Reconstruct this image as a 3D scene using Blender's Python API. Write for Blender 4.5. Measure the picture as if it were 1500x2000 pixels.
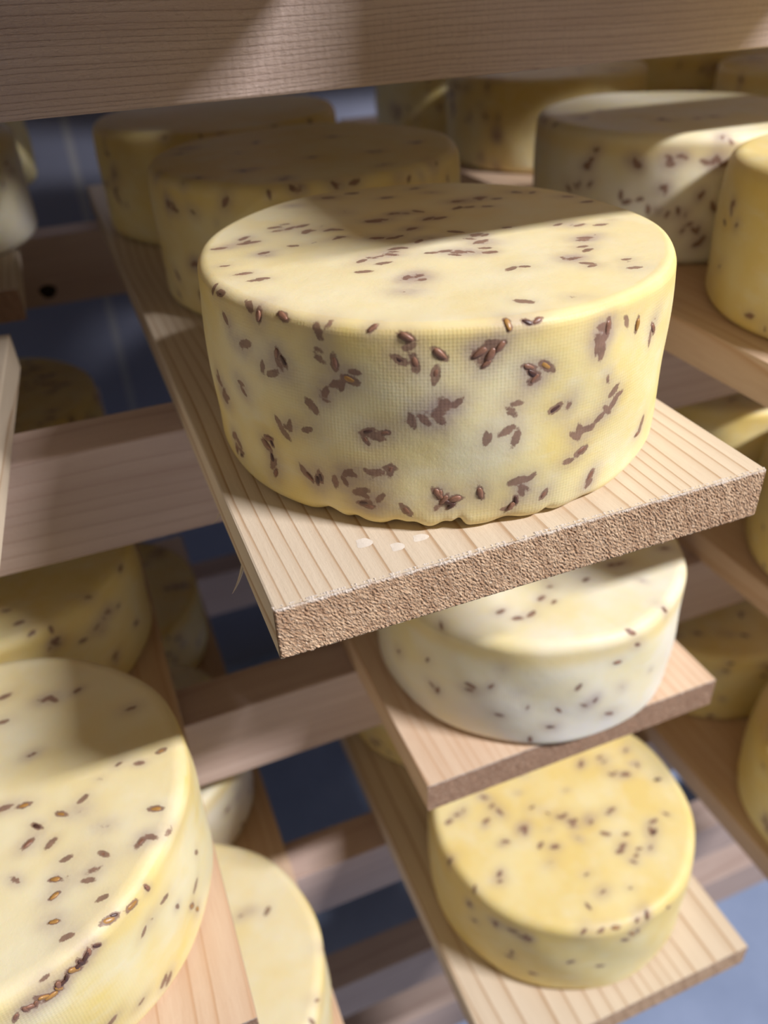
import bpy, math, random
import numpy as np
from mathutils import Matrix, Vector, Euler, noise as mnoise

for o in list(bpy.data.objects):
    bpy.data.objects.remove(o)
sc = bpy.context.scene
col = sc.collection

# ------------------------------------------------------------------ camera
cam_data = bpy.data.cameras.new('camera')
cam = bpy.data.objects.new('camera', cam_data)
col.objects.link(cam)
cam_data.sensor_fit = 'HORIZONTAL'
cam_data.sensor_width = 36.0
cam_data.lens = 1581.7 / 1500.0 * 36.0
cam_data.clip_start = 0.01
cam_data.clip_end = 50
CAM_R = ((0.9270923833, 0.2423815657, -0.2859211245),
         (-0.3726927490, 0.5146743417, -0.7721466421),
         (-0.0399978456, 0.8224120005, 0.5674845142))
m = Matrix(CAM_R).to_4x4()
m.translation = Vector((-0.0305395, -0.1800676, 0.1566236))
cam.matrix_world = m
cam_data.dof.use_dof = True
cam_data.dof.focus_distance = 0.262
cam_data.dof.aperture_fstop = 10.0
sc.camera = cam

# ------------------------------------------------------------------ world, lamps, exposure
w = bpy.data.worlds.new('room_light')
sc.world = w
w.use_nodes = True
w.node_tree.nodes['Background'].inputs[0].default_value = (1.0, 0.88, 0.74, 1)
w.node_tree.nodes['Background'].inputs[1].default_value = 0.078


def area_lamp(name, loc, aim, sx, sy, power, color):
    d = bpy.data.lights.new(name, 'AREA')
    d.shape = 'RECTANGLE'
    d.size, d.size_y = sx, sy
    d.energy = power
    d.color = color
    o = bpy.data.objects.new(name, d)
    col.objects.link(o)
    z = (Vector(loc) - Vector(aim)).normalized()
    x = Vector((1, 0, 0))
    x = (x - z * x.dot(z)).normalized()
    y = z.cross(x)
    mm = Matrix((x, y, z)).transposed().to_4x4()
    mm.translation = Vector(loc)
    o.matrix_world = mm
    return o


area_lamp('ceiling_tube_light', (1.33, -1.13, 1.54), (0.1, 0.1, 0.0), 0.60, 0.09, 84, (0.97, 0.95, 1.0))
area_lamp('front_left_fill_light', (-1.2, -2.3, 1.0), (0.1, 0.1, 0.0), 1.4, 0.5, 4.5, (1.0, 0.93, 0.86))  # added soft fill that brightens the crossbars and front faces
sc.view_settings.view_transform = 'Standard'
sc.view_settings.look = 'None'
sc.view_settings.gamma = 1
sc.view_settings.use_curve_mapping = False
sc.view_settings.exposure = 0.0

S = 0.18818     # height from one shelf level to the next
T = 0.0200      # plank thickness
BH = 0.0555     # crossbar height
BD = 0.0312     # crossbar thickness
YF = 0.1622     # front crossbars
YR = 0.538      # rear crossbars
rnd = random.Random(7)


# ------------------------------------------------------------------ node helpers
class NT:
    def __init__(s, name):
        s.m = bpy.data.materials.new(name)
        s.m.use_nodes = True
        s.t = s.m.node_tree
        s.b = s.t.nodes['Principled BSDF']

    def n(s, kind, **kw):
        nd = s.t.nodes.new(kind)
        for k, v in kw.items():
            setattr(nd, k, v)
        return nd

    def put(s, sock, v):
        if hasattr(v, 'is_output') or isinstance(v, bpy.types.NodeSocket):
            s.t.links.new(v, sock)
        else:
            sock.default_value = v

    def math(s, op, a, b=None, c=None, clamp=False):
        nd = s.n('ShaderNodeMath', operation=op)
        nd.use_clamp = clamp
        s.put(nd.inputs[0], a)
        if b is not None:
            s.put(nd.inputs[1], b)
        if c is not None:
            s.put(nd.inputs[2], c)
        return nd.outputs[0]

    def attr(s, name):
        return s.n('ShaderNodeAttribute', attribute_name=name).outputs['Fac']

    def coord(s):
        return s.n('ShaderNodeTexCoord').outputs['Object']

    def rand(s):
        return s.n('ShaderNodeObjectInfo').outputs['Random']

    def shifted(s, scale=(1, 1, 1)):
        """object coordinates, moved by a per-object random amount and scaled"""
        v = s.n('ShaderNodeVectorMath', operation='MULTIPLY')
        s.put(v.inputs[0], s.coord())
        v.inputs[1].default_value = scale
        cmb = s.n('ShaderNodeCombineXYZ')
        r = s.math('MULTIPLY', s.rand(), 37.0)
        for i in range(3):
            s.put(cmb.inputs[i], r)
        a = s.n('ShaderNodeVectorMath', operation='ADD')
        s.put(a.inputs[0], v.outputs[0])
        s.put(a.inputs[1], cmb.outputs[0])
        return a.outputs[0]

    def noise(s, vec, scale, detail=3, rough=0.5):
        nd = s.n('ShaderNodeTexNoise')
        s.put(nd.inputs['Vector'], vec)
        nd.inputs['Scale'].default_value = scale
        nd.inputs['Detail'].default_value = detail
        nd.inputs['Roughness'].default_value = rough
        return nd.outputs['Fac']

    def ramp(s, fac, stops):
        nd = s.n('ShaderNodeValToRGB')
        s.put(nd.inputs[0], fac)
        cr = nd.color_ramp
        while len(cr.elements) < len(stops):
            cr.elements.new(0.5)
        for e, (p, c) in zip(cr.elements, stops):
            e.position = p
            if not hasattr(c, '__len__'):
                c = (c, c, c)
            e.color = (*c, 1)
        return nd.outputs[0]

    def mix(s, fac, a, b):
        nd = s.n('ShaderNodeMix', data_type='RGBA')
        s.put(nd.inputs[0], fac)
        for sock, v in ((nd.inputs[6], a), (nd.inputs[7], b)):
            if isinstance(v, tuple) and len(v) == 3:
                v = (*v, 1)
            s.put(sock, v)
        return nd.outputs[2]

    def mult(s, a, b, fac=1.0):
        nd = s.n('ShaderNodeMix', data_type='RGBA', blend_type='MULTIPLY')
        s.put(nd.inputs[0], fac)
        s.put(nd.inputs[6], a)
        s.put(nd.inputs[7], b)
        return nd.outputs[2]

    def bump(s, h, strength, dist, prev=None):
        nd = s.n('ShaderNodeBump')
        nd.inputs['Strength'].default_value = strength
        nd.inputs['Distance'].default_value = dist
        s.put(nd.inputs['Height'], h)
        if prev is not None:
            s.put(nd.inputs['Normal'], prev)
        return nd.outputs[0]


# ------------------------------------------------------------------ materials
def cheese_material(name, yellow, pale, bloom=0.0, paletop=0.0):
    t = NT(name)
    v = t.shifted()
    big = t.noise(v, 26, 3, 0.55)
    c = t.mix(t.ramp(big, [(0.36, 0), (0.66, 1)]), yellow, pale)
    # lighter, greyer fat bloom in streaks
    streak = t.noise(t.shifted((1, 1, 2.5)), 60, 4, 0.6)
    c = t.mix(t.math('MULTIPLY', t.ramp(streak, [(0.5, 0), (0.75, 1)]), 0.35 + bloom), c, (0.86, 0.81, 0.62))
    if bloom:
        low = t.math('MULTIPLY', t.ramp(t.attr('up'), [(0.004, 1), (0.050, 0)]), t.ramp(t.noise(v, 45, 4, 0.6), [(0.3, 0.3), (0.6, 1)]))
        c = t.mix(t.math('MULTIPLY', low, 0.75), c, (0.83, 0.80, 0.76))
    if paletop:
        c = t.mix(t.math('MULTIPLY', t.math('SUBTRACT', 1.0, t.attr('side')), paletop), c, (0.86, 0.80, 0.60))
    # deeper yellow band just under the upper edge
    c = t.mix(t.math('MULTIPLY', t.attr('rimband'), 0.55), c, (0.83, 0.63, 0.20))
    fine = t.noise(v, 420, 3, 0.6)
    halo = t.math('MULTIPLY', t.attr('halo'), t.math('ADD', t.math('MULTIPLY', fine, 0.7), 0.6), clamp=True)
    c = t.mix(t.math('MULTIPLY', halo, 0.9), c, (0.38, 0.28, 0.26))
    core = t.ramp(t.math('ADD', t.attr('core'), t.math('MULTIPLY', t.math('SUBTRACT', t.noise(v, 700, 3, 0.65), 0.5), 0.9)), [(0.42, 0), (0.62, 1)])
    cc = t.mix(t.noise(v, 300, 2), (0.11, 0.048, 0.034), (0.36, 0.20, 0.13))
    c = t.mix(t.math('MULTIPLY', core, 0.85), c, cc)
    t.put(t.b.inputs['Base Color'], c)
    t.b.inputs['Roughness'].default_value = 0.48
    t.b.inputs['Specular IOR Level'].default_value = 0.35
    t.b.inputs['Subsurface Weight'].default_value = 0.25
    t.b.inputs['Subsurface Radius'].default_value = (1.0, 0.65, 0.25)
    t.b.inputs['Subsurface Scale'].default_value = 0.004
    # imprint of the cheese cloth
    a1 = t.math('SINE', t.math('MULTIPLY', t.attr('arc'), 2 * math.pi / 0.00118))
    a2 = t.math('SINE', t.math('MULTIPLY', t.attr('up'), 2 * math.pi / 0.00108))
    weave = t.math('ADD', a1, t.math('MULTIPLY', a2, 0.8))
    msk = t.math('MULTIPLY', t.attr('side'), t.ramp(t.noise(v, 22, 2), [(0.34, 0.12), (0.62, 1)]))
    weave = t.math('MULTIPLY', weave, msk)
    n1 = t.bump(weave, 0.18, 0.00010)
    n2 = t.bump(t.noise(v, 900, 4, 0.7), 0.35, 0.00025, n1)
    n3 = t.bump(t.noise(v, 90, 3), 0.4, 0.0008, n2)
    t.put(t.b.inputs['Normal'], n3)
    return t.m


def wood_material(name, pale, line, dark, rough_bump=0.3, along='Y', lines=0.6, saw=0.0):
    t = NT(name)
    st = (1, 0.07, 1) if along == 'Y' else (0.07, 1, 1)
    v = t.shifted(st)
    wig = t.math('MULTIPLY', t.math('SUBTRACT', t.noise(v, 45, 3), 0.5), 0.35)
    ph = t.math('ADD', t.attr('ring'), wig)
    fr = t.math('FRACT', ph)
    ln = t.ramp(fr, [(0.0, 0.15), (0.05, 0.0), (0.55, 0.04), (0.84, 0.28), (0.94, 1.0), (0.985, 0.9), (1.0, 0.15)])
    fib = t.noise(v, 900, 3, 0.7)
    med = t.noise(v, 120, 3, 0.6)
    c = t.mix(t.ramp(med, [(0.3, 0), (0.7, 1)]), pale, tuple(0.5 * (a + b) for a, b in zip(pale, dark)))
    c = t.mix(t.math('MULTIPLY', ln, lines), c, line)
    c = t.mix(t.math('MULTIPLY', t.ramp(fib, [(0.45, 0), (0.75, 1)]), 0.35), c, dark)
    patch = t.noise(t.shifted((1, 0.35, 1) if along == 'Y' else (0.35, 1, 1)), 16, 3)
    c = t.mix(t.math('MULTIPLY', t.ramp(patch, [(0.5, 0), (0.72, 1)]), 0.4), c, dark)
    t.put(t.b.inputs['Base Color'], c)
    t.b.inputs['Roughness'].default_value = 0.62
    t.b.inputs['Specular IOR Level'].default_value = 0.3
    h = t.math('SUBTRACT', t.math('MULTIPLY', fib, 0.6), t.math('MULTIPLY', ln, 0.35))
    nn = t.bump(h, rough_bump, 0.0006)
    iso = t.noise(t.shifted(), 700, 4, 0.7)
    nn = t.bump(iso, rough_bump, 0.0004, nn)
    if saw:
        wv = t.n('ShaderNodeTexWave', bands_direction='X' if along == 'X' else 'Y')
        t.put(wv.inputs['Vector'], t.coord())
        wv.inputs['Scale'].default_value = 95
        wv.inputs['Distortion'].default_value = 3.5
        wv.inputs['Detail'].default_value = 3
        wv.inputs['Detail Scale'].default_value = 3
        nn = t.bump(wv.outputs['Fac'], saw * .45, 0.0005, nn)
        nn = t.bump(t.noise(t.shifted((0.5, 1, 2.2)), 420, 5, 0.75), saw * 1.3, 0.0012, nn)
    t.put(t.b.inputs['Normal'], nn)
    return t.m


def end_material(name, base, dark):
    t = NT(name)
    rot = t.n('ShaderNodeVectorRotate', rotation_type='Y_AXIS')
    t.put(rot.inputs['Vector'], t.shifted())
    rot.inputs['Angle'].default_value = 0.65
    sq = t.n('ShaderNodeVectorMath', operation='MULTIPLY')
    t.put(sq.inputs[0], rot.outputs[0])
    sq.inputs[1].default_value = (1.0, 1.0, 0.42)
    v = sq.outputs[0]
    sp = t.noise(v, 1500, 4, 0.7)
    mid = t.noise(v, 420, 3, 0.6)
    ph = t.math('FRACT', t.math('ADD', t.attr('ring'), t.math('MULTIPLY', t.noise(t.shifted(), 60, 2), 0.3)))
    ln = t.ramp(ph, [(0.0, 0.4), (0.1, 0), (0.6, 0.1), (0.9, 1.0), (1.0, 0.6)])
    c = t.mix(t.math('MULTIPLY', t.ramp(sp, [(0.38, 1), (0.60, 0)]), 0.8), base, dark)
    c = t.mix(t.math('MULTIPLY', t.ramp(mid, [(0.35, 1), (0.6, 0)]), 0.35), c, dark)
    c = t.mix(t.math('MULTIPLY', ln, 0.42), c, dark)
    c = t.mix(t.math('MULTIPLY', t.ramp(t.noise(t.shifted(), 55, 3), [(0.45, 0), (0.65, 1)]), 0.35), c, dark)
    c = t.mix(t.math('MULTIPLY', t.ramp(t.noise(v, 2200, 2, 0.6), [(0.56, 0), (0.72, 1)]), 0.6), c, (0.88, 0.74, 0.56))
    # frayed pale fibres along the upper arris
    sz = t.n('ShaderNodeSeparateXYZ')
    t.put(sz.inputs[0], t.coord())
    edge = t.ramp(t.math('ADD', t.math('MULTIPLY', sz.outputs[2], 400.0), t.math('ADD', t.math('MULTIPLY', mid, 0.9), 0.35)), [(0.35, 0), (0.7, 1)])
    c = t.mix(t.math('MULTIPLY', edge, 0.8), c, (0.80, 0.72, 0.62))
    t.put(t.b.inputs['Base Color'], c)
    t.b.inputs['Roughness'].default_value = 0.85
    t.b.inputs['Specular IOR Level'].default_value = 0.15
    nn = t.bump(t.math('ADD', sp, mid), 0.8, 0.0011)
    t.put(t.b.inputs['Normal'], nn)
    return t.m


def plain(name, colour, rough=0.6, spec=0.3, var=0.15, scale=60, bump=0.2, dist=0.001):
    t = NT(name)
    v = t.shifted()
    f = t.noise(v, scale, 4, 0.6)
    c2 = tuple(x * (1 - var) for x in colour)
    t.put(t.b.inputs['Base Color'], t.mix(t.ramp(f, [(0.35, 0), (0.65, 1)]), colour, c2))
    t.b.inputs['Roughness'].default_value = rough
    t.b.inputs['Specular IOR Level'].default_value = spec
    t.put(t.b.inputs['Normal'], t.bump(f, bump, dist))
    return t.m


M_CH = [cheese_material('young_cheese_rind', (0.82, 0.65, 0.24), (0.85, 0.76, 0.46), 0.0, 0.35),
        cheese_material('deep_yellow_cheese_rind', (0.81, 0.64, 0.24), (0.84, 0.73, 0.38)),
        cheese_material('whitish_cheese_rind', (0.84, 0.74, 0.42), (0.86, 0.81, 0.64), 0.35)]
M_PINE = wood_material('pale_pine_plank', (0.71, 0.60, 0.45), (0.40, 0.24, 0.12), (0.60, 0.48, 0.34), lines=0.85)
M_PINE2 = wood_material('warm_pine_plank', (0.73, 0.56, 0.40), (0.50, 0.27, 0.13), (0.58, 0.38, 0.24))
M_BEAM = wood_material('sawn_crossbar_wood', (0.58, 0.45, 0.38), (0.36, 0.24, 0.19), (0.44, 0.31, 0.25), 0.5, 'X', 0.5, 0.0)
M_BEAM0 = wood_material('rough_sawn_crossbar_wood', (0.66, 0.53, 0.46), (0.34, 0.23, 0.19), (0.50, 0.37, 0.31), 0.8, 'X', 0.6, 0.5)
M_END = end_material('rough_end_grain', (0.84, 0.60, 0.38), (0.36, 0.20, 0.11))
M_END2 = end_material('reddish_end_grain', (0.50, 0.31, 0.20), (0.28, 0.16, 0.10))
M_SEED = [plain('brown_seed_skin', (0.33, 0.16, 0.095), 0.4, 0.5, 0.35, 500, 0.4, 0.0003),
          plain('dark_seed_skin', (0.11, 0.05, 0.035), 0.4, 0.5, 0.3, 500, 0.4, 0.0003),
          plain('amber_seed_skin', (0.50, 0.26, 0.07), 0.35, 0.5, 0.25, 500, 0.4, 0.0003)]
M_CHALK = plain('white_mould_bloom', (0.76, 0.68, 0.57), 0.9, 0.1, 0.1, 400, 0.5, 0.0004)
M_KNOT = plain('dark_knot_wood', (0.03, 0.018, 0.012), 0.8, 0.1)

# seeds seen on four wheels: top = (x, y) mm from the centre, side = (angle in degrees, height in mm)
SEEDS_M1A = dict(top=[(-3.8, -72.3), (11.4, -75.2), (-73.0, 24.4), (-69.9, 24.8), (-60.0, 7.6), (-60.2, 25.2), (-62.1, 27.2), (-62.2, 31.9), (-33.0, 66.9), (-48.6, 33.7), (-48.5, 38.7), (-38.5, 35.4), (-38.3, 27.8), (-31.7, 13.5), (-49.0, 13.0), (-67.6, -16.4), (-69.9, -16.9), (-72.1, -8.5), (-75.5, 2.9), (-36.3, -25.6), (-27.5, -20.6), (-28.7, -13.2), (-25.6, -12.9), (-21.6, -13.2), (-15.3, -8.3), (-11.0, 4.8), (-13.8, 4.1), (-18.9, 7.1), (3.2, 32.0), (-0.1, 34.0), (-7.2, -4.2), (-1.6, -2.9), (9.5, 0.1), (-4.1, -18.9), (-2.7, -23.8), (0.8, -21.6), (-8.7, -18.4), (3.7, -23.3), (10.1, -10.5), (11.7, -15.0), (12.3, -17.5), (16.8, -8.8), (-31.1, -48.2), (-22.1, -37.7), (-22.5, -41.1), (-28.1, -38.7), (-25.5, -37.7), (7.2, -44.9), (27.3, -43.8), (30.0, -45.3), (39.6, -39.4), (31.7, -54.0), (42.9, -60.9), (45.5, -52.9), (45.4, -54.8), (51.0, -26.2), (46.8, -28.4), (44.3, -29.2), (50.8, -11.8), (46.8, -9.4), (59.9, -17.1), (28.3, -3.6), (66.6, -13.5), (8.0, 21.1), (-9.2, 28.5), (-12.2, 27.7), (-2.7, 12.0), (-15.4, 72.9), (-3.4, 75.4), (6.2, 59.8), (23.6, 68.8), (26.1, 57.3), (31.8, 38.0), (39.9, 39.2), (45.6, 35.8), (57.7, 41.0), (63.4, 37.5), (73.0, 25.2), (75.3, 14.6), (36.2, 26.5), (25.0, 30.3), (-16.7, 46.6), (-28.5, 24.5), (-31.9, 31.5), (-40.6, 12.7), (-43.4, 40.8)],
    side=[(-153.9, 70.0), (-153.2, 68.0), (-146.7, 70.0), (-135.4, 70.0), (-137.8, 67.7), (-138.0, 61.6), (-138.0, 58.8), (-160.1, 55.3), (-158.5, 57.2), (-148.6, 54.4), (-147.3, 55.7), (-150.5, 50.5), (-165.5, 62.8), (-163.7, 60.8), (-171.0, 70.0), (-126.4, 70.0), (-130.4, 56.3), (-134.6, 51.7), (-162.8, 41.5), (-162.3, 38.8), (-140.7, 42.8), (-137.4, 45.8), (-137.2, 48.2), (-119.7, 67.9), (-119.2, 65.0), (-121.1, 61.0), (-122.4, 60.4), (-113.3, 62.7), (-114.2, 56.5), (-105.5, 60.1), (-105.0, 64.0), (-102.8, 65.0), (-103.6, 61.5), (-106.9, 63.9), (-101.8, 63.7), (-104.4, 59.0), (-94.8, 54.2), (-94.4, 52.0), (-91.9, 55.8), (-95.6, 56.4), (-100.2, 70.0), (-96.3, 70.0), (-78.8, 62.2), (-79.8, 59.5), (-80.1, 57.6), (-77.4, 62.7), (-67.2, 59.4), (-71.4, 62.3), (-59.1, 54.4), (-60.2, 51.7), (-76.0, 45.8), (-71.7, 38.7), (-73.3, 36.1), (-76.6, 32.9), (-85.8, 41.0), (-98.8, 42.8), (-113.7, 47.7), (-113.0, 45.6), (-111.7, 47.6), (-109.8, 47.7), (-115.6, 44.1), (-116.4, 42.2), (-120.0, 42.1), (-113.7, 42.9), (-103.4, 35.2), (-125.7, 36.3), (-126.7, 35.6), (-124.6, 37.0), (-97.7, 33.7), (-82.4, 30.2), (-83.7, 29.6), (-81.1, 30.1), (-84.5, 20.7), (-59.0, 15.9), (-155.0, 25.1), (-156.0, 22.1), (-154.8, 17.6), (-154.6, 15.2), (-150.4, 33.4), (-147.0, 33.7), (-142.3, 34.1), (-133.4, 21.2), (-132.3, 20.9), (-128.2, 22.5), (-127.6, 20.2), (-126.8, 22.8), (-123.8, 24.7), (-145.2, 17.5), (-143.6, 15.7), (-141.4, 15.4), (-140.5, 17.0), (-136.6, 16.6), (-130.0, 13.5), (-130.1, 10.3), (-126.3, 13.1), (-122.1, 10.0), (-120.7, 9.2), (-113.4, 15.3), (-111.6, 12.1), (-110.9, 10.8), (-110.2, 13.3), (-104.7, 15.0), (-95.6, 13.9), (-94.9, 14.9), (-96.6, 10.5), (-97.6, 8.3), (-98.7, 7.3), (-90.0, 10.5), (-171.1, 16.5), (-171.5, 10.9), (-168.7, 10.2), (-174.3, 32.5), (-172.4, 31.2), (-175.9, 35.3), (-77.4, 11.2), (-167.5, 70.0), (-156.6, 70.0), (-94.2, 70.0)])
SEEDS_L3A = dict(top=[(50.3, 19.4), (59.3, 15.5), (44.0, 18.7)],
    side=[(-30.6, 69.7), (-12.3, 43.6), (-10.5, 65.4), (-9.7, 3.5), (-38.1, 69.7)])
SEEDS_L2B = dict(top=[(15.4, -57.6), (21.0, -70.1), (13.7, -56.8)],
    side=[(-65.4, 66.6), (-65.4, 57.0), (-68.1, 56.2), (-65.5, 59.6), (-56.5, 49.3), (-48.0, 69.3), (-49.7, 51.0), (-45.7, 52.3), (-40.9, 51.3), (-36.7, 49.7), (-28.1, 66.5), (-29.5, 27.2), (-45.4, 20.8), (-45.7, 23.9), (-71.5, 69.3)])
SEEDS_R1B = dict(top=[(-62.7, 6.5), (-30.5, -28.6), (-12.3, -33.6), (-0.7, -33.7), (-36.7, -12.7), (-41.6, 21.3), (-68.5, -0.8)],
    side=[(-158.1, 60.5), (-161.2, 52.0), (-161.4, 50.1), (-164.0, 40.9), (-159.0, 41.6), (-169.6, 36.9), (-141.1, 55.2), (-142.3, 57.2), (-140.5, 53.8), (-130.2, 59.4), (-128.8, 55.2), (-129.5, 57.3), (-124.7, 59.5), (-125.9, 59.8), (-113.6, 57.2), (-111.8, 68.5), (-108.9, 66.4), (-109.4, 55.5), (-112.1, 57.1), (-112.7, 68.5), (-116.9, 56.6), (-130.5, 43.8), (-138.3, 36.6), (-143.1, 34.6), (-134.8, 31.4), (-130.2, 31.0), (-131.8, 31.3), (-122.7, 30.6), (-123.9, 31.6), (-116.4, 39.6), (-111.6, 33.6), (-119.1, 24.2), (-116.6, 20.4), (-114.7, 12.7), (-121.1, 20.4), (-106.7, 46.9), (-105.6, 24.2), (-165.6, 39.4), (166.1, 68.5), (161.2, 68.5), (176.1, 68.5), (155.6, 68.5)])
SEEDS_M1B = dict(top=[(-65.4, -39.2), (-29.7, -64.9), (-27.1, -60.4), (-42.8, -37.4), (-53.8, 37.8), (-62.9, 27.3), (-3.8, -27.7), (-34.5, 8.2), (26.9, -32.9), (54.7, -19.2), (21.1, -65.3), (-18.6, 31.2), (23.8, 20.0)],
    side=[(-152.0, 69.2), (-158.1, 58.2), (-157.0, 55.9), (-161.3, 58.6), (-160.1, 56.5), (-133.7, 63.0), (-133.9, 65.3), (-147.3, 56.6), (-108.6, 68.7), (-110.9, 69.2), (-107.6, 69.2), (-95.5, 69.2), (-90.4, 69.2), (-97.2, 69.2), (-171.5, 69.2), (-137.9, 53.2), (-151.9, 30.5), (-164.0, 20.9), (-149.1, 15.3), (-118.4, 66.9), (-70.2, 66.5), (-56.7, 69.2), (-64.0, 66.0), (177.8, 38.2), (174.4, 23.4), (174.1, 14.4), (-149.3, 29.9), (-144.2, 23.2), (-167.5, 9.1), (-74.6, 67.6), (-53.3, 69.2), (-46.9, 59.7)])
SEEDS_M1C = dict(top=[],
    side=[(-124.4, 68.9), (-124.1, 68.1), (-108.4, 68.9), (-99.8, 68.9), (-75.0, 68.9), (-53.9, 68.1), (-18.7, 60.5), (-157.5, 47.2), (-158.1, 34.2), (-161.1, 40.1), (-160.6, 56.0), (-157.3, 44.0), (-161.0, 62.2), (-165.7, 35.8), (-151.9, 25.6), (-157.7, 27.7)])
SEEDS_R1A = dict(top=[],
    side=[(158.6, 52.5), (164.2, 45.3), (154.6, 42.8), (158.5, 23.4), (179.5, 9.2), (-173.7, 6.0), (159.3, 54.0), (158.6, 49.4)])
SEEDS_L2A = dict(top=[(12.7, 56.6), (30.8, 46.8), (28.0, 47.2), (33.5, 45.1), (44.2, 46.3), (65.5, 25.1), (12.0, 40.5), (23.0, 16.3), (74.3, -3.8), (56.8, -3.5), (64.9, -6.5), (48.6, -8.2), (12.0, -7.2), (19.2, -9.0), (41.4, -15.5), (39.5, -21.0), (32.8, -19.1), (23.6, -21.0), (20.1, -27.6), (28.3, -30.8), (33.3, -39.9), (48.2, -31.6), (60.2, -44.0), (64.1, -43.3), (46.5, -43.6), (42.3, -48.8), (40.1, -52.2), (28.8, -46.8), (32.8, -48.2), (28.2, -53.4), (15.2, -41.5), (44.2, -61.3), (31.3, -70.7), (27.4, -63.3), (67.7, -31.4)],
    side=[(-55.4, 69.4), (-56.9, 69.4), (-31.1, 69.4), (-29.1, 69.4), (-45.5, 65.9), (-42.2, 51.2), (-39.1, 38.0), (-47.8, 50.7), (-50.9, 49.4), (-50.9, 66.9), (-24.0, 39.8), (-29.7, 29.3), (-33.5, 23.7), (-31.2, 15.6), (-50.6, 12.0), (-49.0, 9.5), (-58.1, 16.2), (-72.6, 60.4), (-74.6, 59.1), (-77.9, 60.2), (-74.1, 68.5), (-66.5, 21.6), (-80.1, 60.6), (-82.5, 59.5), (-62.0, 66.0), (-64.0, 66.2), (-65.1, 65.3), (-66.3, 64.4), (-67.3, 64.0), (-68.3, 63.6), (-70.4, 62.7), (-71.5, 61.6), (-72.4, 61.7), (-77.0, 62.0), (-79.0, 60.4), (-76.0, 61.0)])
SEEDS_M2A = dict(top=[(-41.7, -46.9), (-28.9, -55.0), (-36.6, -54.7), (10.3, -43.6), (36.4, -55.6), (-9.4, -34.6), (-9.7, -40.6), (-18.2, -46.5), (-14.1, -51.8), (29.5, -38.3), (34.2, -39.1), (37.6, -39.4), (64.0, -38.0)],
    side=[(-149.7, 70.0), (-169.8, 33.8), (-154.6, 44.3), (-126.8, 56.9), (-137.4, 40.1), (-137.8, 36.7), (-130.6, 42.7), (-152.8, 27.5), (-150.4, 25.7), (-120.4, 42.0), (-83.6, 70.0), (-80.9, 61.1), (-88.4, 54.2), (-70.5, 33.9), (-65.8, 69.8), (-102.0, 44.5), (-97.1, 31.5), (-99.0, 30.3), (-95.1, 32.5), (-88.3, 17.9), (-84.7, 34.8), (-109.9, 16.7), (-107.7, 28.9), (-118.1, 31.2), (-127.3, 23.7), (-116.2, 7.1)])
SEEDS_M3A = dict(top=[(-60.0, 19.9), (-43.3, 23.4), (-39.0, 9.5), (-49.7, 7.2), (-52.1, 4.8), (-72.4, 15.9), (-20.7, 17.2), (-11.4, 29.5), (9.4, 6.5), (-18.4, 4.1), (-11.2, -3.7), (-1.6, -9.1), (-1.3, -13.8), (-0.5, -17.6), (-3.1, -26.6), (-16.5, -14.1), (-27.3, -21.6), (-19.6, -26.0), (-31.9, -6.3), (-29.9, -8.3), (-48.3, -11.4), (-59.6, -28.3), (-27.7, -34.2), (14.0, -17.0), (10.8, -20.2), (24.5, -19.3), (14.4, -30.8), (26.0, -35.8), (19.6, -41.8), (15.6, -44.4), (18.8, -53.2), (27.4, -47.4), (34.5, -49.4), (42.0, -39.4), (47.5, -35.0), (-11.7, -49.3), (-9.3, -62.3), (7.1, -66.5), (-22.1, -66.5), (30.5, 21.5), (45.0, 20.5), (45.6, 16.2), (43.8, 5.3), (64.9, 18.5), (61.9, 7.7), (64.8, 5.2), (53.6, 1.0), (70.0, -10.0)],
    side=[(-112.5, 68.9), (-85.1, 68.9), (-84.5, 68.9), (-74.1, 64.0), (-105.7, 68.9), (-99.6, 68.9), (-90.0, 68.9), (-160.1, 53.2), (-158.8, 68.9), (-147.0, 53.1), (-139.6, 57.0), (-136.0, 54.8), (-132.5, 55.1), (-139.8, 26.7), (-115.9, 39.7), (-103.8, 32.6), (-92.6, 60.5), (-90.0, 61.0), (-129.7, 17.0), (-174.7, 68.9), (-156.7, 41.6)])


# ------------------------------------------------------------------ object helpers
def tag(o, label=None, cat=None, group=None, kind=None):
    if label:
        o['label'] = label
    if cat:
        o['category'] = cat
    if group:
        o['group'] = group
    if kind:
        o['kind'] = kind
    return o


def link(name, me, parent=None, loc=(0, 0, 0), rot=(0, 0, 0)):
    o = bpy.data.objects.new(name, me)
    col.objects.link(o)
    o.location = loc
    o.rotation_euler = rot
    if parent is not None:
        o.parent = parent
    return o


def mesh_np(name, verts, faces, mats, midx=None, attrs=None, smooth=True):
    me = bpy.data.meshes.new(name)
    me.from_pydata([tuple(v) for v in verts] if not hasattr(verts, 'tolist') else verts.tolist(), [], faces)
    for mt in mats:
        me.materials.append(mt)
    if midx is not None:
        me.polygons.foreach_set('material_index', np.asarray(midx, dtype=np.int32))
    me.polygons.foreach_set('use_smooth', np.full(len(me.polygons), smooth))
    for k, v in (attrs or {}).items():
        a = me.attributes.new(k, 'FLOAT', 'POINT')
        a.data.foreach_set('value', np.asarray(v, dtype=np.float32))
    me.update()
    return me


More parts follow.
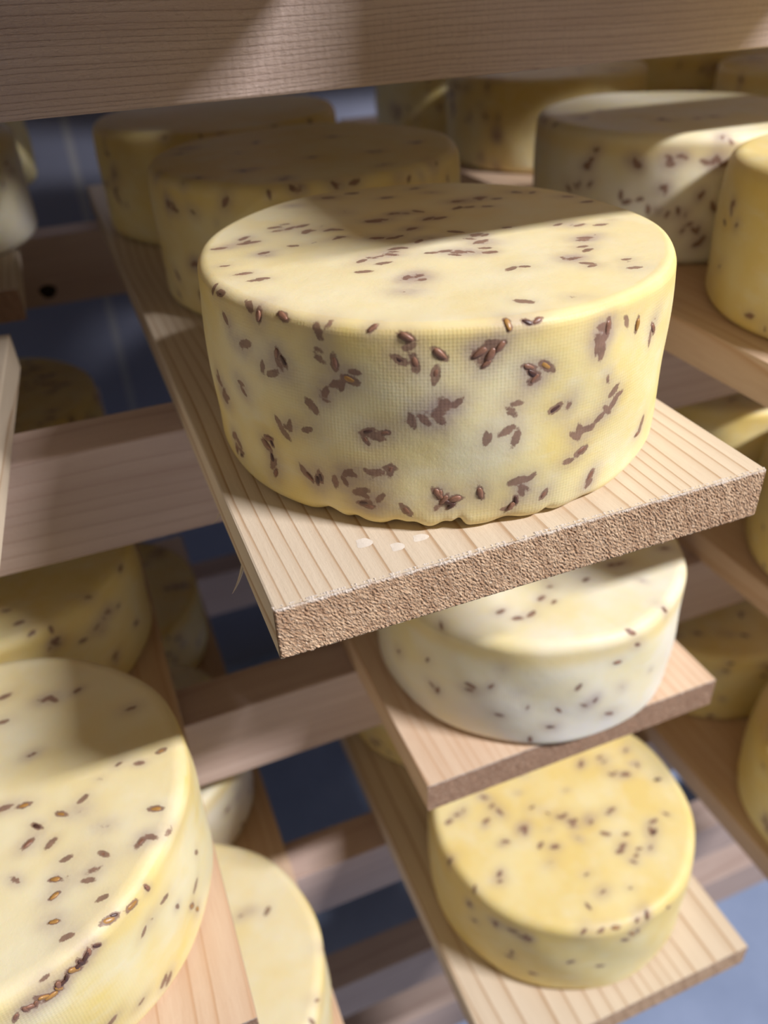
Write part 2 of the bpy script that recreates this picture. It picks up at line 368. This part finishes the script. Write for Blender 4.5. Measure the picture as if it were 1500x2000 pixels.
def box_mesh(name, x0, x1, y0, y1, z0, z1, mat, bevel=0.0):
    import bmesh
    bm = bmesh.new()
    bmesh.ops.create_cube(bm, size=1)
    for v in bm.verts:
        v.co = Vector((x0 + (v.co.x + .5) * (x1 - x0), y0 + (v.co.y + .5) * (y1 - y0), z0 + (v.co.z + .5) * (z1 - z0)))
    if bevel:
        bmesh.ops.bevel(bm, geom=list(bm.edges), offset=bevel, segments=2, affect='EDGES')
    me = bpy.data.meshes.new(name)
    bm.to_mesh(me)
    bm.free()
    me.materials.append(mat)
    return me


def timber_mesh(name, W, L, TH, lines, k, mats, seed=0, nl=40, detail=False, axis='Y'):
    """A sawn timber: width W (first axis), length L (grain axis), thickness TH downwards from 0.
    'ring' carries the growth-ring phase so that rings run through top, sides and end grain alike.
    lines: positions across the width where a dark late-wood line falls."""
    r = np.random.default_rng(seed)
    bv = 0.0009
    lines = np.array(sorted(lines))
    ext = np.concatenate([[lines[0] - 0.008 * i for i in (6, 5, 4, 3, 2, 1)], lines, [lines[-1] + 0.008 * i for i in range(1, 8)]])

    def phase(x):
        return np.interp(x, ext, np.arange(len(ext)))
    nx, nz = 72, 5
    xs = np.linspace(bv, W - bv, nx)
    zs = np.linspace(-bv, -TH + bv, nz)
    # cross-section ring, counter-clockwise seen from the front end
    ring = [(x, 0.0) for x in xs] + [(W - bv * .3, -bv * .3)] + [(W, z) for z in zs] + [(W - bv * .3, -TH + bv * .3)] \
        + [(x, -TH) for x in xs[::-1]] + [(bv * .3, -TH + bv * .3)] + [(0.0, z) for z in zs[::-1]] + [(bv * .3, -bv * .3)]
    ring = np.array(ring)
    nr = len(ring)
    ys = np.linspace(0, L, nl + 1)
    V, P = [], []
    amp = 0.0009
    ph1, ph2 = r.uniform(0, 6, 2)
    for y in ys:
        wob = amp * (np.sin(y * 17 + ph1) + .6 * np.sin(y * 41 + ph2))
        for (x, z) in ring:
            V.append((x, y, z))
        P.append(phase(ring[:, 0] + k * ring[:, 1] + wob + 0.0012 * np.sin(y * 23 + ring[:, 0] * 60 + ph2)))
    P = np.concatenate(P)
    V = np.array(V)
    F, MI = [], []
    for j in range(nl):
        for i in range(nr):
            a, b = j * nr + i, j * nr + (i + 1) % nr
            F.append((a, b, b + nr, a + nr))
            MI.append(0)
    base = len(V)
    # end caps: grids
    capV, capP = [], []
    for which in (0, 1):
        if detail and which == 0:
            gx, gz = 520, 62
        else:
            gx, gz = 40, 6
        X = np.linspace(0, W, gx)
        Z = np.linspace(0, -TH, gz)
        off = base + len(capV)
        for iz, z in enumerate(Z):
            for ix, x in enumerate(X):
                xx, zz = x, z
                y = 0.0 if which == 0 else L
                if detail and which == 0:
                    n = mnoise.noise(Vector((x * 1300 + z * 900, z * 700 - x * 300, 3.1))) + .6 * mnoise.noise(Vector((x * 2600, z * 1500, 9.2)))
                    edge = min(iz, gz - 1 - iz, ix, gx - 1 - ix)
                    y = -0.0004 - 0.00038 * n
                    if edge == 0:
                        y = 0.0012
                    elif edge == 1:
                        y += 0.0003
                    if iz <= 1:
                        zz += 0.0005 * mnoise.noise(Vector((x * 1400, 1.7, 0))) + 0.0001
                    if iz >= gz - 2:
                        zz += 0.0009 * mnoise.noise(Vector((x * 700, 7.7, 0)))
                else:
                    yy = 0.00025 * mnoise.noise(Vector((x * 700, z * 500, which * 5.0 + seed)))
                    y += -abs(yy) if which == 0 else abs(yy)
                capV.append((xx, y, zz))
                capP.append(float(phase(x + k * z + amp * (np.sin(y * 17 + ph1) + .6 * np.sin(y * 41 + ph2)))))
        for iz in range(gz - 1):
            for ix in range(gx - 1):
                a = off + iz * gx + ix
                q = (a, a + gx, a + gx + 1, a + 1)
                F.append(q if which == 0 else q[::-1])
                MI.append(1)
    V = np.concatenate([V, np.array(capV)])
    P = np.concatenate([P, np.array(capP)])
    if axis == 'X':       # grain along x: width becomes height, thickness becomes depth
        V = np.stack([V[:, 1], -V[:, 2], -V[:, 0]], axis=1)
    sm = True
    me = mesh_np(name, V, F, mats, MI, {'ring': P}, smooth=False)
    return me


def random_lines(W, mean, seed, lo=0.6, hi=1.4):
    r = random.Random(seed)
    x, out = r.uniform(0, mean), []
    while x < W:
        out.append(x)
        x += mean * r.uniform(lo, hi) * (0.75 + 0.5 * math.sin(x * 25 + seed) ** 2)
    return out


# ------------------------------------------------------------------ cheese wheels
def seed_mesh(name, mat, s):
    """a small bean-shaped seed with a furrow along it"""
    r = random.Random(s)
    V, F = [], []
    nu, nv = 12, 9
    for j in range(nv + 1):
        p = math.pi * j / nv
        for i in range(nu):
            a = 2 * math.pi * i / nu
            cx = math.cos(p)
            rr = math.sin(p) ** 0.75
            y = rr * math.cos(a)
            z = rr * math.sin(a)
            groove = 1 - 0.32 * math.exp(-((y - 0.15) / 0.22) ** 2) * (z > 0)
            V.append((2.15e-3 * cx, 0.92e-3 * y * (1 + .15 * math.sin(2.2 * cx + s)), 0.68e-3 * z * groove))
    for j in range(nv):
        for i in range(nu):
            a, b = j * nu + i, j * nu + (i + 1) % nu
            F.append((a, a + nu, b + nu, b))
    return mesh_np(name, V, F, [mat])


SEED_MESHES = [seed_mesh('seed', M_SEED[k], k * 3 + s) for k in range(3) for s in range(2)]


def cluster_seeds(R, H, seed, n_top, n_side):
    r = random.Random(seed)
    top, side = [], []
    while len(top) < n_top:
        a, q = r.uniform(0, 2 * math.pi), (R - .007) * math.sqrt(r.random())
        x, y = q * math.cos(a), q * math.sin(a)
        for _ in range(r.choice((1, 1, 2, 3, 5))):
            px, py = x + r.gauss(0, .006), y + r.gauss(0, .004)
            if math.hypot(px, py) < R - .004:
                top.append((px * 1000, py * 1000))
    while len(side) < n_side:
        a, z = r.uniform(0, 360), r.uniform(.003, H - .005)
        for _ in range(r.choice((1, 1, 2, 3, 5))):
            pz = z + r.gauss(0, .004)
            if .002 < pz < H - .004:
                side.append((a + r.gauss(0, 3.2), pz * 1000))
    return dict(top=top, side=side)


def cheese_mesh(name, R, H, seeds, seed, res, mat, exposed=0, chips=False, fr=0.008, fb=0.006, twins=0.0):
    r = np.random.default_rng(seed)
    nt = int(2 * math.pi * R / res)
    # profile from top centre outwards, down the side, to bottom centre: (radius, z, arc)
    prof = []
    for q in np.linspace(0, R - fr, max(8, int((R - fr) / res)))[1:]:
        prof.append((q, H + 0.0006 * (1 - (q / R) ** 2)))
    for a in np.linspace(0, math.pi / 2, max(6, int(fr * 1.57 / res) + 1))[1:]:
        prof.append((R - fr + fr * math.sin(a), H - fr + fr * math.cos(a)))
    for z in np.linspace(H - fr, fb, int((H - fr - fb) / res) + 2)[1:]:
        u = (z - fb) / (H - fr - fb)
        prof.append((R + 0.0007 * math.sin(math.pi * u), z))
    for a in np.linspace(0, math.pi / 2 * .92, max(5, int(fb * 1.57 / res)))[1:]:
        prof.append((R - fb + fb * math.cos(a), fb - fb * math.sin(a)))
    prof.append((R - fb - .002, 0.0))
    prof = np.array(prof)
    npf = len(prof)
    th = np.linspace(-math.pi * 0.5 - math.pi, math.pi * 0.5, nt, endpoint=False)   # seam at the far side
    TH, PI_ = np.meshgrid(th, np.arange(npf))
    rad, z = prof[PI_, 0], prof[PI_, 1]
    # slow irregularity of a hand-turned wheel
    p1, p2, p3 = r.uniform(0, 6, 3)
    rad = rad * (1 + 0.0035 * np.sin(2 * TH + p1) + 0.002 * np.sin(3 * TH + p2)) + \
        0.00035 * np.sin(9 * TH + p3 + z * 130) * (rad / R)
    z = z + (0.0006 * np.sin(TH + p2) * (rad / R) + 0.0003 * np.sin(5 * TH + p1 + rad * 90) * (rad / R)) * np.clip(z / H, 0, 1)
    if chips:
        for (a0, wd, dp) in ((-112, 2.2, .0016), (-109, 1.2, .0026), (-123, 2.5, .0016), (-119, 2.0, .0012), (-98, 3.0, .0010),
                             (-140, 3.0, .0018), (-133, 2.0, .0010), (-88, 1.5, .0010), (-78, 4.0, .0007)):
            g = np.exp(-((np.degrees(TH) - a0) / wd) ** 2)
            low = np.exp(-(z / 0.0045) ** 2)
            rad = rad - g * low * dp * 1.2
            z = z + g * np.exp(-(z / 0.004) ** 2) * dp * 0.8 * (rad > R * .85)
    X, Y = rad * np.cos(TH), rad * np.sin(TH)
    V = np.stack([X.ravel(), Y.ravel(), z.ravel()], axis=1)
    top_c, bot_c = len(V), len(V) + 1
    V = np.concatenate([V, [[0, 0, H + .0006], [0, 0, 0]]])
    nv = len(V)
    rho = np.hypot(V[:, 0], V[:, 1])
    ang = np.arctan2(V[:, 1], V[:, 0])
    side = ((V[:, 2] < H - fr * .4) & (rho > R * .9)).astype(float)
    halo = np.zeros(nv)
    core = np.zeros(nv)
    placed = []
    rr = random.Random(seed * 13 + 1)

    def surface(kk, a, b):
        """point, outward normal and one tangent of the wheel's skin for a seed position"""
        if kk == 'T':
            q = math.hypot(a, b)
            P, nrm, tx = Vector((a, b, H + .0006 * (1 - (q / R) ** 2))), Vector((0, 0, 1)), Vector((1, 0, 0))
            if q > R - fr:
                tt = min(.98, (q - R + fr) / fr)
                P.z = H - fr + fr * math.sqrt(1 - tt * tt)
                nrm = Vector((a / q * tt, b / q * tt, math.sqrt(1 - tt * tt))).normalized()
                tx = Vector((-b / q, a / q, 0))
        else:
            rad_ = R * (1 + 0.0035 * math.sin(2 * a + p1) + 0.002 * math.sin(3 * a + p2)) + 0.0004
            nz = 0.0
            if b > H - fr:
                tt = min(.98, (b - H + fr) / fr)
                rad_ -= fr * (1 - math.sqrt(1 - tt * tt))
                nz = tt
            if b < fb:
                tt = min(.95, (fb - b) / fb)
                rad_ -= fb * (1 - math.sqrt(1 - tt * tt))
                nz = -tt
            h = math.sqrt(1 - nz * nz)
            P = Vector((rad_ * math.cos(a), rad_ * math.sin(a), b))
            nrm = Vector((math.cos(a) * h, math.sin(a) * h, nz))
            tx = Vector((-math.sin(a), math.cos(a), 0))
        return P, nrm, tx

    def stamp(kind, a, b, exposed_flag):
        phi = rr.gauss(0, .5) if kind == 'T' else rr.uniform(0, math.pi)
        P, nrm, tx = surface(kind, a, b)
        ty = nrm.cross(tx)
        d = np.array(tx * math.cos(phi) + ty * math.sin(phi))
        e2 = np.array(ty * math.cos(phi) - tx * math.sin(phi))
        rel = V - np.array(P)
        sel = np.where((np.abs(rel) < .018).all(axis=1))[0]
        rel = rel[sel]
        p, q = rel @ d, rel @ e2
        q = np.sqrt(q * q + .3 * (rel @ np.array(nrm)) ** 2)
        e = np.sqrt((p / .0024) ** 2 + (q / .00105) ** 2)
        sz = rr.uniform(.7, 1.1)
        hs = rr.uniform(.8, 1.6)
        strength = rr.uniform(.2, .62)
        halo[sel] = 1 - (1 - halo[sel]) * (1 - strength * np.exp(-(p / (.0044 * hs)) ** 2 - (q / (.0030 * hs)) ** 2))
        cc = np.clip(1.35 - e / sz * .62, 0, 1)
        if not exposed_flag:
            cc *= rr.choice((.45, .7, .9, 1.0))
        core[sel] = np.maximum(core[sel], cc)
        placed.append((kind, a, b, phi, sz))

    allseeds = [('T', x / 1000, y / 1000) for x, y in seeds['top']] + [('S', math.radians(a), zz / 1000) for a, zz in seeds['side']]
    allseeds += [(k_, a_ + (rr.gauss(0, .0035) if k_ == 'T' else rr.gauss(0, .03)), b_ + rr.gauss(0, .002)) for k_, a_, b_ in list(allseeds)
                 if twins and rr.random() < twins and (k_ == 'S' and .006 < b_ < H - .008 or k_ == 'T' and math.hypot(a_, b_) < R - .016)]
    rr.shuffle(allseeds)
    allseeds.sort(key=lambda s_: 0 if s_[0] == 'S' and rr.random() < .55 else rr.random() + .01)
    for i, (kk, a, b) in enumerate(allseeds):
        stamp(kk, a, b, i < exposed)
    idx = np.arange(npf * nt).reshape(npf, nt)
    A = idx[:-1, :]
    Bn = np.roll(idx, -1, axis=1)[:-1, :]
    Cn = np.roll(idx, -1, axis=1)[1:, :]
    D = idx[1:, :]
    quads = np.stack([A, D, Cn, Bn], axis=-1).reshape(-1, 4).tolist()
    n0 = np.roll(idx[0], -1)
    nl_ = np.roll(idx[-1], -1)
    faces = quads + [(top_c, int(i), int(j)) for i, j in zip(idx[0], n0)] + [(bot_c, int(j), int(i)) for i, j in zip(idx[-1], nl_)]
    arc = (TH * R)
    arc = np.concatenate([arc.ravel(), [0, 0]])
    band = np.exp(-((V[:, 2] - (H - fr * 1.3)) / .0055) ** 2) * (rho > R - fr * 1.1)
    me = mesh_np(name, V, faces, [mat], None,
                 dict(halo=halo, core=core, side=side, arc=arc, up=V[:, 2].copy(), rimband=band))
    # exposed seeds: position and frame on the surface
    out = []
    for (kk, a, b, phi, sz) in placed[:exposed]:
        P, nrm, tx = surface(kk, a, b)
        ty = nrm.cross(tx)
        d = tx * math.cos(phi) + ty * math.sin(phi)
        e = nrm.cross(d)
        mt = Matrix((d, e, nrm)).transposed().to_4x4() @ Matrix.Diagonal((sz, sz, sz, 1))
        mt.translation = P - nrm * 0.00045 * sz
        out.append(mt)
    return me, out


GROUPS = dict(
    M1='cheese wheels on the middle plank of the top visible shelf',
    R1='cheese wheels on the right plank of the top visible shelf',
    F1='cheese wheels on the far right plank of the top visible shelf',
    L1='cheese wheels on the left plank of the top visible shelf',
    M2='cheese wheels on the middle plank of the second shelf', R2='cheese wheels on the right plank of the second shelf',
    L2='cheese wheels on the left plank of the second shelf',
    M3='cheese wheels on the middle plank of the third shelf', R3='cheese wheels on the right plank of the third shelf',
    L3='cheese wheels on the left plank of the third shelf', U='unseen cheese wheels added above to cast shadows')


def wheel(x, y, z, R, H, label, group, seed, mat=0, res=0.0018, seeds=None, exposed=0, nt=60, ns=90, chips=False, spin=0.0, fr=0.0062, amber=1):
    if seeds is None:
        seeds = cluster_seeds(R, H, seed, nt, ns)
    me, frames = cheese_mesh('cheese_wheel', R, H, seeds, seed, res, M_CH[mat], exposed, chips, fr, twins=.45 if seed in (1, 2, 3, 5, 47, 50) else 0.0)
    o = link('cheese_wheel', me, None, (x, y, z + 0.0001), (0, 0, spin))
    tag(o, label, 'cheese', GROUPS[group])
    rr = random.Random(seed)
    for mt in frames:
        k = rr.choices((0, 1, 2), (6, 2, amber))[0]
        s = link('seed', SEED_MESHES[k * 2 + rr.randint(0, 1)], o)
        s.matrix_local = mt
    return o


# ------------------------------------------------------------------ setting
floor_t = NT('blue_grey_concrete')
fv = floor_t.coord()
fc = floor_t.mix(floor_t.ramp(floor_t.noise(fv, 5, 5, 0.6), [(0.35, 0), (0.65, 1)]), (0.34, 0.42, 0.60), (0.26, 0.33, 0.49))
floor_t.put(floor_t.b.inputs['Base Color'], fc)
floor_t.b.inputs['Roughness'].default_value = 0.55
floor_t.put(floor_t.b.inputs['Normal'], floor_t.bump(floor_t.noise(fv, 40, 4), 0.3, 0.002))
ZF = -0.93
tag(link('floor', box_mesh('floor', -3, 4, -3, 1.0, ZF - .05, ZF, floor_t.m)), kind='structure')

wall_t = NT('blue_grey_wall_panel')
sx = wall_t.n('ShaderNodeSeparateXYZ')
wall_t.put(sx.inputs[0], wall_t.coord())
seam = wall_t.math('ABSOLUTE', wall_t.math('SUBTRACT', wall_t.math('MODULO', wall_t.math('ADD', sx.outputs[0], 6.0), 0.30), 0.004 + 0.0))
seamf = wall_t.ramp(seam, [(0.0, 1), (0.004, 1), (0.007, 0)])
wc = wall_t.mix(wall_t.noise(wall_t.coord(), 3, 3), (0.20, 0.21, 0.28), (0.24, 0.26, 0.34))
wc = wall_t.mix(seamf, wc, (0.33,0.33,0.35))
wall_t.put(wall_t.b.inputs['Base Color'], wc)
wall_t.b.inputs['Roughness'].default_value = 0.35
tag(link('wall_back', box_mesh('wall_back', -3, 4, .95, 1.0, ZF, 1.6, wall_t.m)), kind='structure')

# ------------------------------------------------------------------ rack
rack = link('wooden_rack', None, None, (0.25, 0.35, ZF))
tag(rack, 'wooden ripening rack of horizontal sawn crossbars that carries all the planks and cheeses', 'rack')
rack_off = -Vector(rack.location)
levels = [0, 1, 2, 3, 4]
X0, X1 = -0.75, 1.25


def bar(y, ztop, mat, seed, h=BH, d=BD, mean=0.006):
    me = timber_mesh('crossbar', h, X1 - X0, d, random_lines(h, mean, seed), 0.35, [mat, M_END2], seed, 50, False, 'X')
    o = link('crossbar', me, rack, Vector((X0, y, ztop)) + rack_off)
    return o


bar(YF, 2 * S - T, M_BEAM, 9)  # unseen bars of the upper level, added with its planks to darken the back
bar(YR, 2 * S - T, M_BEAM, 10)
bar(YF, S - T, M_BEAM0, 11, mean=0.0025)
bar(YR, S - T, M_BEAM, 12)
for k in (1, 2, 3):
    bar(YF, -(k - 1) * S - T, M_BEAM, 20 + k, mean=0.008)
    rb = bar(YR, -(k - 1) * S - T, M_BEAM, 30 + k)
    if k == 1:
        kn = link('knot_hole', mesh_np('knot_hole', [(0.0068 * math.cos(q) * (1 + .12 * math.sin(3 * q)), y_, 0.0056 * math.sin(q)) for y_ in (-.0005, .002) for q in np.linspace(0, 2 * math.pi, 20, endpoint=False)],
                                             [tuple(range(20)), tuple(range(39, 19, -1))] + [(i, 20 + i, 20 + (i + 1) % 20, (i + 1) % 20) for i in range(20)], [M_KNOT], smooth=False), rb,
                  (-0.0525 - X0, 0.0, -0.0434))
bar(YF, -3 * S - T + 0.008, M_BEAM, 41, mean=0.008)
bar(YF, -4 * S - T + 0.078, M_BEAM, 42, mean=0.008)
bar(YR, -3 * S - T, M_BEAM, 43)
for (px, py) in ((X0 - .045, YF), (X1, YF), (X0 - .045, YR), (X1, YR)):
    me = timber_mesh('post', .045, 1.8, .045, random_lines(.045, .006, int(px * 10) + 70), 0.3, [M_BEAM, M_END2], 5, 30)
    # stand the timber upright
    o = link('post', me, rack, Vector((px, py + .045, ZF)) + rack_off, (math.pi / 2, 0, 0))

# ------------------------------------------------------------------ planks


def plank(x0, x1, y0, y1, z, label, group, mat, endm, seed, yaw=0.0, lines=None, detail=False, mean=0.0075):
    W, L = x1 - x0, y1 - y0
    me = timber_mesh('shelf_plank', W, L, T, lines or random_lines(W, mean, seed), 0.35, [mat, endm], seed, 40, detail)
    o = link('shelf_plank', me, None, (x0, y0, z), (0, 0, yaw))
    tag(o, label, 'plank', group)
    return o


G1, G2, G3, GU = ('planks of the top visible shelf', 'planks of the second shelf', 'planks of the third shelf', 'planks above the picture')
M1_LINES = [.0040, .0094, .0142, .0196, .0256, .0323, .0395, .0473, .0565, .067, .080, .092, .1045, .1150, .1260, .1318, .1375, .1420,
            .1470, .1515, .1563, .1640, .1695, .1749]
main = plank(0, .1824, 0, .608, 0, 'pale pine plank with rough sawn front end under the large sharply focused seeded cheese', G1, M_PINE, M_END, 1,
             lines=M1_LINES, detail=True)
plank(.2465, .4265, .010, .352, 0, 'pine plank at the right edge behind and beside the large sharp central cheese', G1, M_PINE2, M_END2, 2)
plank(.30, .48, .36, .80, 0, 'back pine plank at upper right under the cheeses just below the overhead crossbar', G1, M_PINE2, M_END2, 3)
plank(.50, .68, .20, .92, 0, 'far right back plank under the dark cheeses at the upper right corner', G1, M_PINE2, M_END2, 4)
yaw = math.atan2(.0115, .184)
c_, s_ = math.cos(-yaw), math.sin(-yaw)
yw = -yaw
# slightly turned short plank at the left edge; its right edge runs from (-.0800,.086) to (-.0690,.270)
Wl = .18
rx, ry = -.0821, .052
plank(0, Wl, 0, .218, 0, 'slightly turned pale plank whose side shows at the left edge of the photo', G1, M_PINE, M_END, 5, yaw=yw)
ob = col.objects[-1]
ob.location = (rx - Wl * math.cos(yw), ry - Wl * math.sin(yw), 0)
plank(-.243, -.063, .348, .76, 0, 'plank in shadow under the cheeses at the upper left edge', G1, M_PINE, M_END2, 6)

plank(-.214, -.034, -.0165, .615, -S, 'pine plank under the very large near cheese at lower left', G2, M_PINE2, M_END2, 7, mean=0.0085)
plank(.0725, .2513, .0545, .62, -S, 'pine plank with reddish sawn end directly below the main plank, holding the whitish cheese', G2, M_PINE2, M_END2, 8, mean=0.006)
plank(.3345, .5145, .005, .60, -S, 'shadowed plank at the right edge below the right-hand top plank', G2, M_PINE2, M_END2, 9)
plank(-.168, .012, -.05, .60, -2 * S, 'shadowed plank at lower left below the near cheese, under the pale smooth cheese', G3, M_PINE2, M_END2, 10)
plank(.085, .267, -.0095, .60, -2 * S, 'pale wide plank at bottom right under the lowest whole yellow cheese', G3, M_PINE, M_END, 13, mean=0.012)
plank(.3234, .5034, -.05, .60, -2 * S, 'dark brown plank at the lower right edge of the photo', G3, M_PINE2, M_END2, 14)
plank(.144, .337, .004, .62, S, 'plank above the frame that shades the back of the main cheese', GU, M_PINE, M_END2, 15)
plank(-.12, .085, .004, .62, S, 'plank above the frame over the left part of the shelf', GU, M_PINE, M_END2, 16)
plank(.505, .685, .004, .62, S, 'plank above the frame over the far right part of the shelf', GU, M_PINE, M_END2, 17)

plank(.10, .28, .004, .62, 2 * S, 'unseen plank two shelves above, added to darken the back', GU, M_PINE, M_END2, 18)  # unseen upper planks, added to block ambient light from above
plank(.36, .54, .004, .62, 2 * S, 'unseen plank two shelves above, added to darken the back', GU, M_PINE, M_END2, 19)
plank(-.16, .02, .004, .62, 2 * S, 'unseen plank two shelves above, added to darken the back', GU, M_PINE, M_END2, 20)
plank(.72, .90, .0, .92, S, 'unseen plank beyond the right edge, added to cut side light', GU, M_PINE, M_END2, 21)  # unseen outer planks, added to keep side ambient light out
plank(.74, .92, .0, .92, 0, 'unseen plank beyond the right edge, added to cut side light', GU, M_PINE, M_END2, 22)
plank(-.46, -.28, .0, .76, S, 'unseen plank beyond the left edge, added to cut side light', GU, M_PINE, M_END2, 23)
plank(-.47, -.29, .0, .76, 0, 'unseen plank beyond the left edge, added to cut side light', GU, M_PINE, M_END2, 24)
plank(-.45, -.27, .0, .62, -S, 'unseen plank beyond the left edge, added to cut side light', GU, M_PINE, M_END2, 25)

# marks and splinters of the main plank
for (sx_, sy_, a, b) in ((.0358, .0196, .0026, .0030), (.0448, .0131, .0022, .0026), (.0535, .0145, .0026, .0022)):
    V = [(0, 0, .00012)] + [(a * math.cos(t) * (1 + .2 * math.sin(3 * t + a * 900)), b * math.sin(t) * (1 + .2 * math.cos(2 * t)), .00003) for t in
                            np.linspace(0, 2 * math.pi, 24, endpoint=False)]
    F = [(0, i + 1, (i + 1) % 24 + 1) for i in range(24)]
    o = link('chalky_spot', mesh_np('chalky_spot', V, F, [M_CHALK]), main, (sx_, sy_, 0))


def splinter(base, tip, wdt):
    b, t_ = Vector(base), Vector(tip)
    d = t_ - b
    sidev = d.cross(Vector((0.3, 0.5, .8))).normalized()
    up = d.cross(sidev).normalized()
    V, F = [], []
    for j in range(7):
        f = j / 6
        c = b + d * f + up * (0.0008 * math.sin(f * 2.4))
        w_ = wdt * (1 - f) ** .8 + .00004
        for (p, q) in ((1, 0), (0, .4), (-1, 0), (0, -.4)):
            V.append(c + sidev * w_ * p + up * w_ * q)
    for j in range(6):
        for i in range(4):
            a = j * 4 + i
            c2 = j * 4 + (i + 1) % 4
            F.append((a, c2, c2 + 4, a + 4))
    return link('splinter', mesh_np('splinter', V, F, [M_PINE], None, {'ring': [0.4] * len(V)}), main)


splinter((.0003, .0485, -.0185), (-.0062, .0440, -.0255), .0017)
splinter((.0003, .0850, -.0185), (-.0045, .0830, -.0210), .0009)

# ------------------------------------------------------------------ cheeses
H = 0.0708
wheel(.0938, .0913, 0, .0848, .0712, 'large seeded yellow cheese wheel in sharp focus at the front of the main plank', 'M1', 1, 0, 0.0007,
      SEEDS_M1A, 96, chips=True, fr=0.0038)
wheel(.1029, .2788, 0, .0843, .0707, 'shaded cheese wheel directly behind the sharply focused wheel on the same plank', 'M1', 2, 1, 0.0012, SEEDS_M1B)
wheel(.0895, .4450, 0, .0842, .0704, 'rearmost cheese wheel of the main plank, just under the crossbar at upper left', 'M1', 3, 1, 0.0014, SEEDS_M1C)
wheel(.3450, .0970, 0, .0849, .0713, 'smooth cheese wheel cut by the right photo edge beside the sharp wheel', 'R1', 4, 1, 0.0014, SEEDS_R1A)
wheel(.3398, .2660, 0, .0846, .0700, 'white-topped seeded cheese wheel at upper right crossed by a diagonal band of light', 'R1', 5, 2, 0.0012, SEEDS_R1B)
wheel(.3930, .5070, 0, .0850, .0708, 'cheese wheel with lit rim, left of the white-topped wheel and behind it', 'R1', 6, 0, ns=90)
wheel(.3950, .6860, 0, .0850, .0708, 'half hidden cheese wheel behind the others at top centre under the crossbar', 'R1', 7, 0)
for i, (x, y, lb) in enumerate(((.585, .385, 'dim cheese wheel at the top right corner of the photo'),
                                (.590, .560, 'dark heavily seeded cheese wheel left of the one in the top right corner'),
                                (.590, .735, 'farthest dark cheese wheel near the top right corner'))):
    wheel(x, y, 0, .085, H, lb, 'F1', 20 + i, 1, ns=150)
wheel(-.1305, .4796, 0, .085, H, 'pale cheese wheel cut by the left photo edge below the crossbar', 'L1', 30, 2, ns=90)
wheel(-.1220, .6700, 0, .085, H, 'brown shadowed cheese wheel behind the pale one at the left photo edge', 'L1', 31, 1, ns=60)
wheel(-.1600, .1650, 0, .085, H, 'cheese wheel mostly outside the left edge on the turned plank', 'L1', 32, 2)

wheel(.1687, .1316, -S, .0855, .0717, 'whitish cheese wheel on the second shelf directly below the main plank', 'M2', 40, 2, 0.001, SEEDS_M2A, 14, nt=0)
wheel(.1640, .3100, -S, .085, H, 'second cheese wheel of the plank below the main one, hidden in shade', 'M2', 41, 1)
wheel(.1640, .4900, -S, .085, H, 'rear cheese wheel of the plank below the main one, hidden in shade', 'M2', 42, 1)
wheel(.4245, .0990, -S, .085, H, 'cheese wheel at the right edge level with the sawn end of the main plank', 'R2', 43, 1)
wheel(.4245, .2750, -S, .085, H, 'cheese wheel with a lit band seen right of the main plank corner', 'R2', 44, 0)
wheel(.4245, .4500, -S, .085, H, 'rear cheese wheel of the right plank on the second shelf', 'R2', 45, 1)
wheel(-.1188, .0712, -S, .0850, .0709, 'very large near cheese wheel with amber seeds at lower left', 'L2', 46, 0, 0.0008, SEEDS_L2A, 42, amber=7)
wheel(-.1200, .2500, -S, .085, H, 'shaded cheese wheel behind the near lower left wheel, below the crossbar', 'L2', 47, 1, 0.0012, SEEDS_L2B)
wheel(-.1203, .4700, -S, .085, H, 'very dark cheese wheel seen between the left and main planks', 'L2', 48, 1, nt=90, ns=200)

wheel(.1813, .0884, -2 * S, .0853, .0704, 'lowest whole yellow cheese wheel at bottom right on the pale plank', 'M3', 50, 1, 0.001, SEEDS_M3A, 24)
wheel(.1800, .2640, -2 * S, .085, H, 'cheese wheel behind the lowest whole wheel, barely visible', 'M3', 51, 1)
wheel(.1750, .4450, -2 * S, .085, H, 'rear cheese wheel on the pale bottom plank, in shade', 'M3', 52, 1)
wheel(.4130, .0400, -2 * S, .085, H, 'cheese wheel at the lower right edge standing on the dark brown plank', 'R3', 53, 1, 0.0014)
wheel(.4130, .2200, -2 * S, .085, H, 'blurred cheese wheel right of the whitish wheel, behind the plank corner', 'R3', 54, 1)
wheel(.4130, .4000, -2 * S, .085, H, 'rear cheese wheel of the dark brown lower right plank', 'R3', 55, 1)
wheel(-.0742, .0775, -2 * S, .0852, .0712, 'pale smooth cheese wheel at bottom centre left with few seeds', 'L3', 56, 0, 0.0012, SEEDS_L3A)
wheel(-.0780, .2560, -2 * S, .085, H, 'small visible piece of cheese behind the pale smooth wheel', 'L3', 57, 2)
wheel(-.0780, .4350, -2 * S, .085, H, 'nearly black shaded cheese wheel seen left of the main plank end', 'L3', 58, 1)
for i, (x, y) in enumerate(((.245, .10), (.245, .28), (.245, .46), (-.02, .10), (-.02, .28), (-.02, .46), (.595, .10), (.595, .28), (.595, .46))):  # unseen wheels, added for the shadows they throw on the shelf below
    wheel(x, y, S, .085, H, 'unseen cheese wheel on the shelf above, added to cast shadows', 'U', 60 + i, 0, .003, nt=0, ns=0)
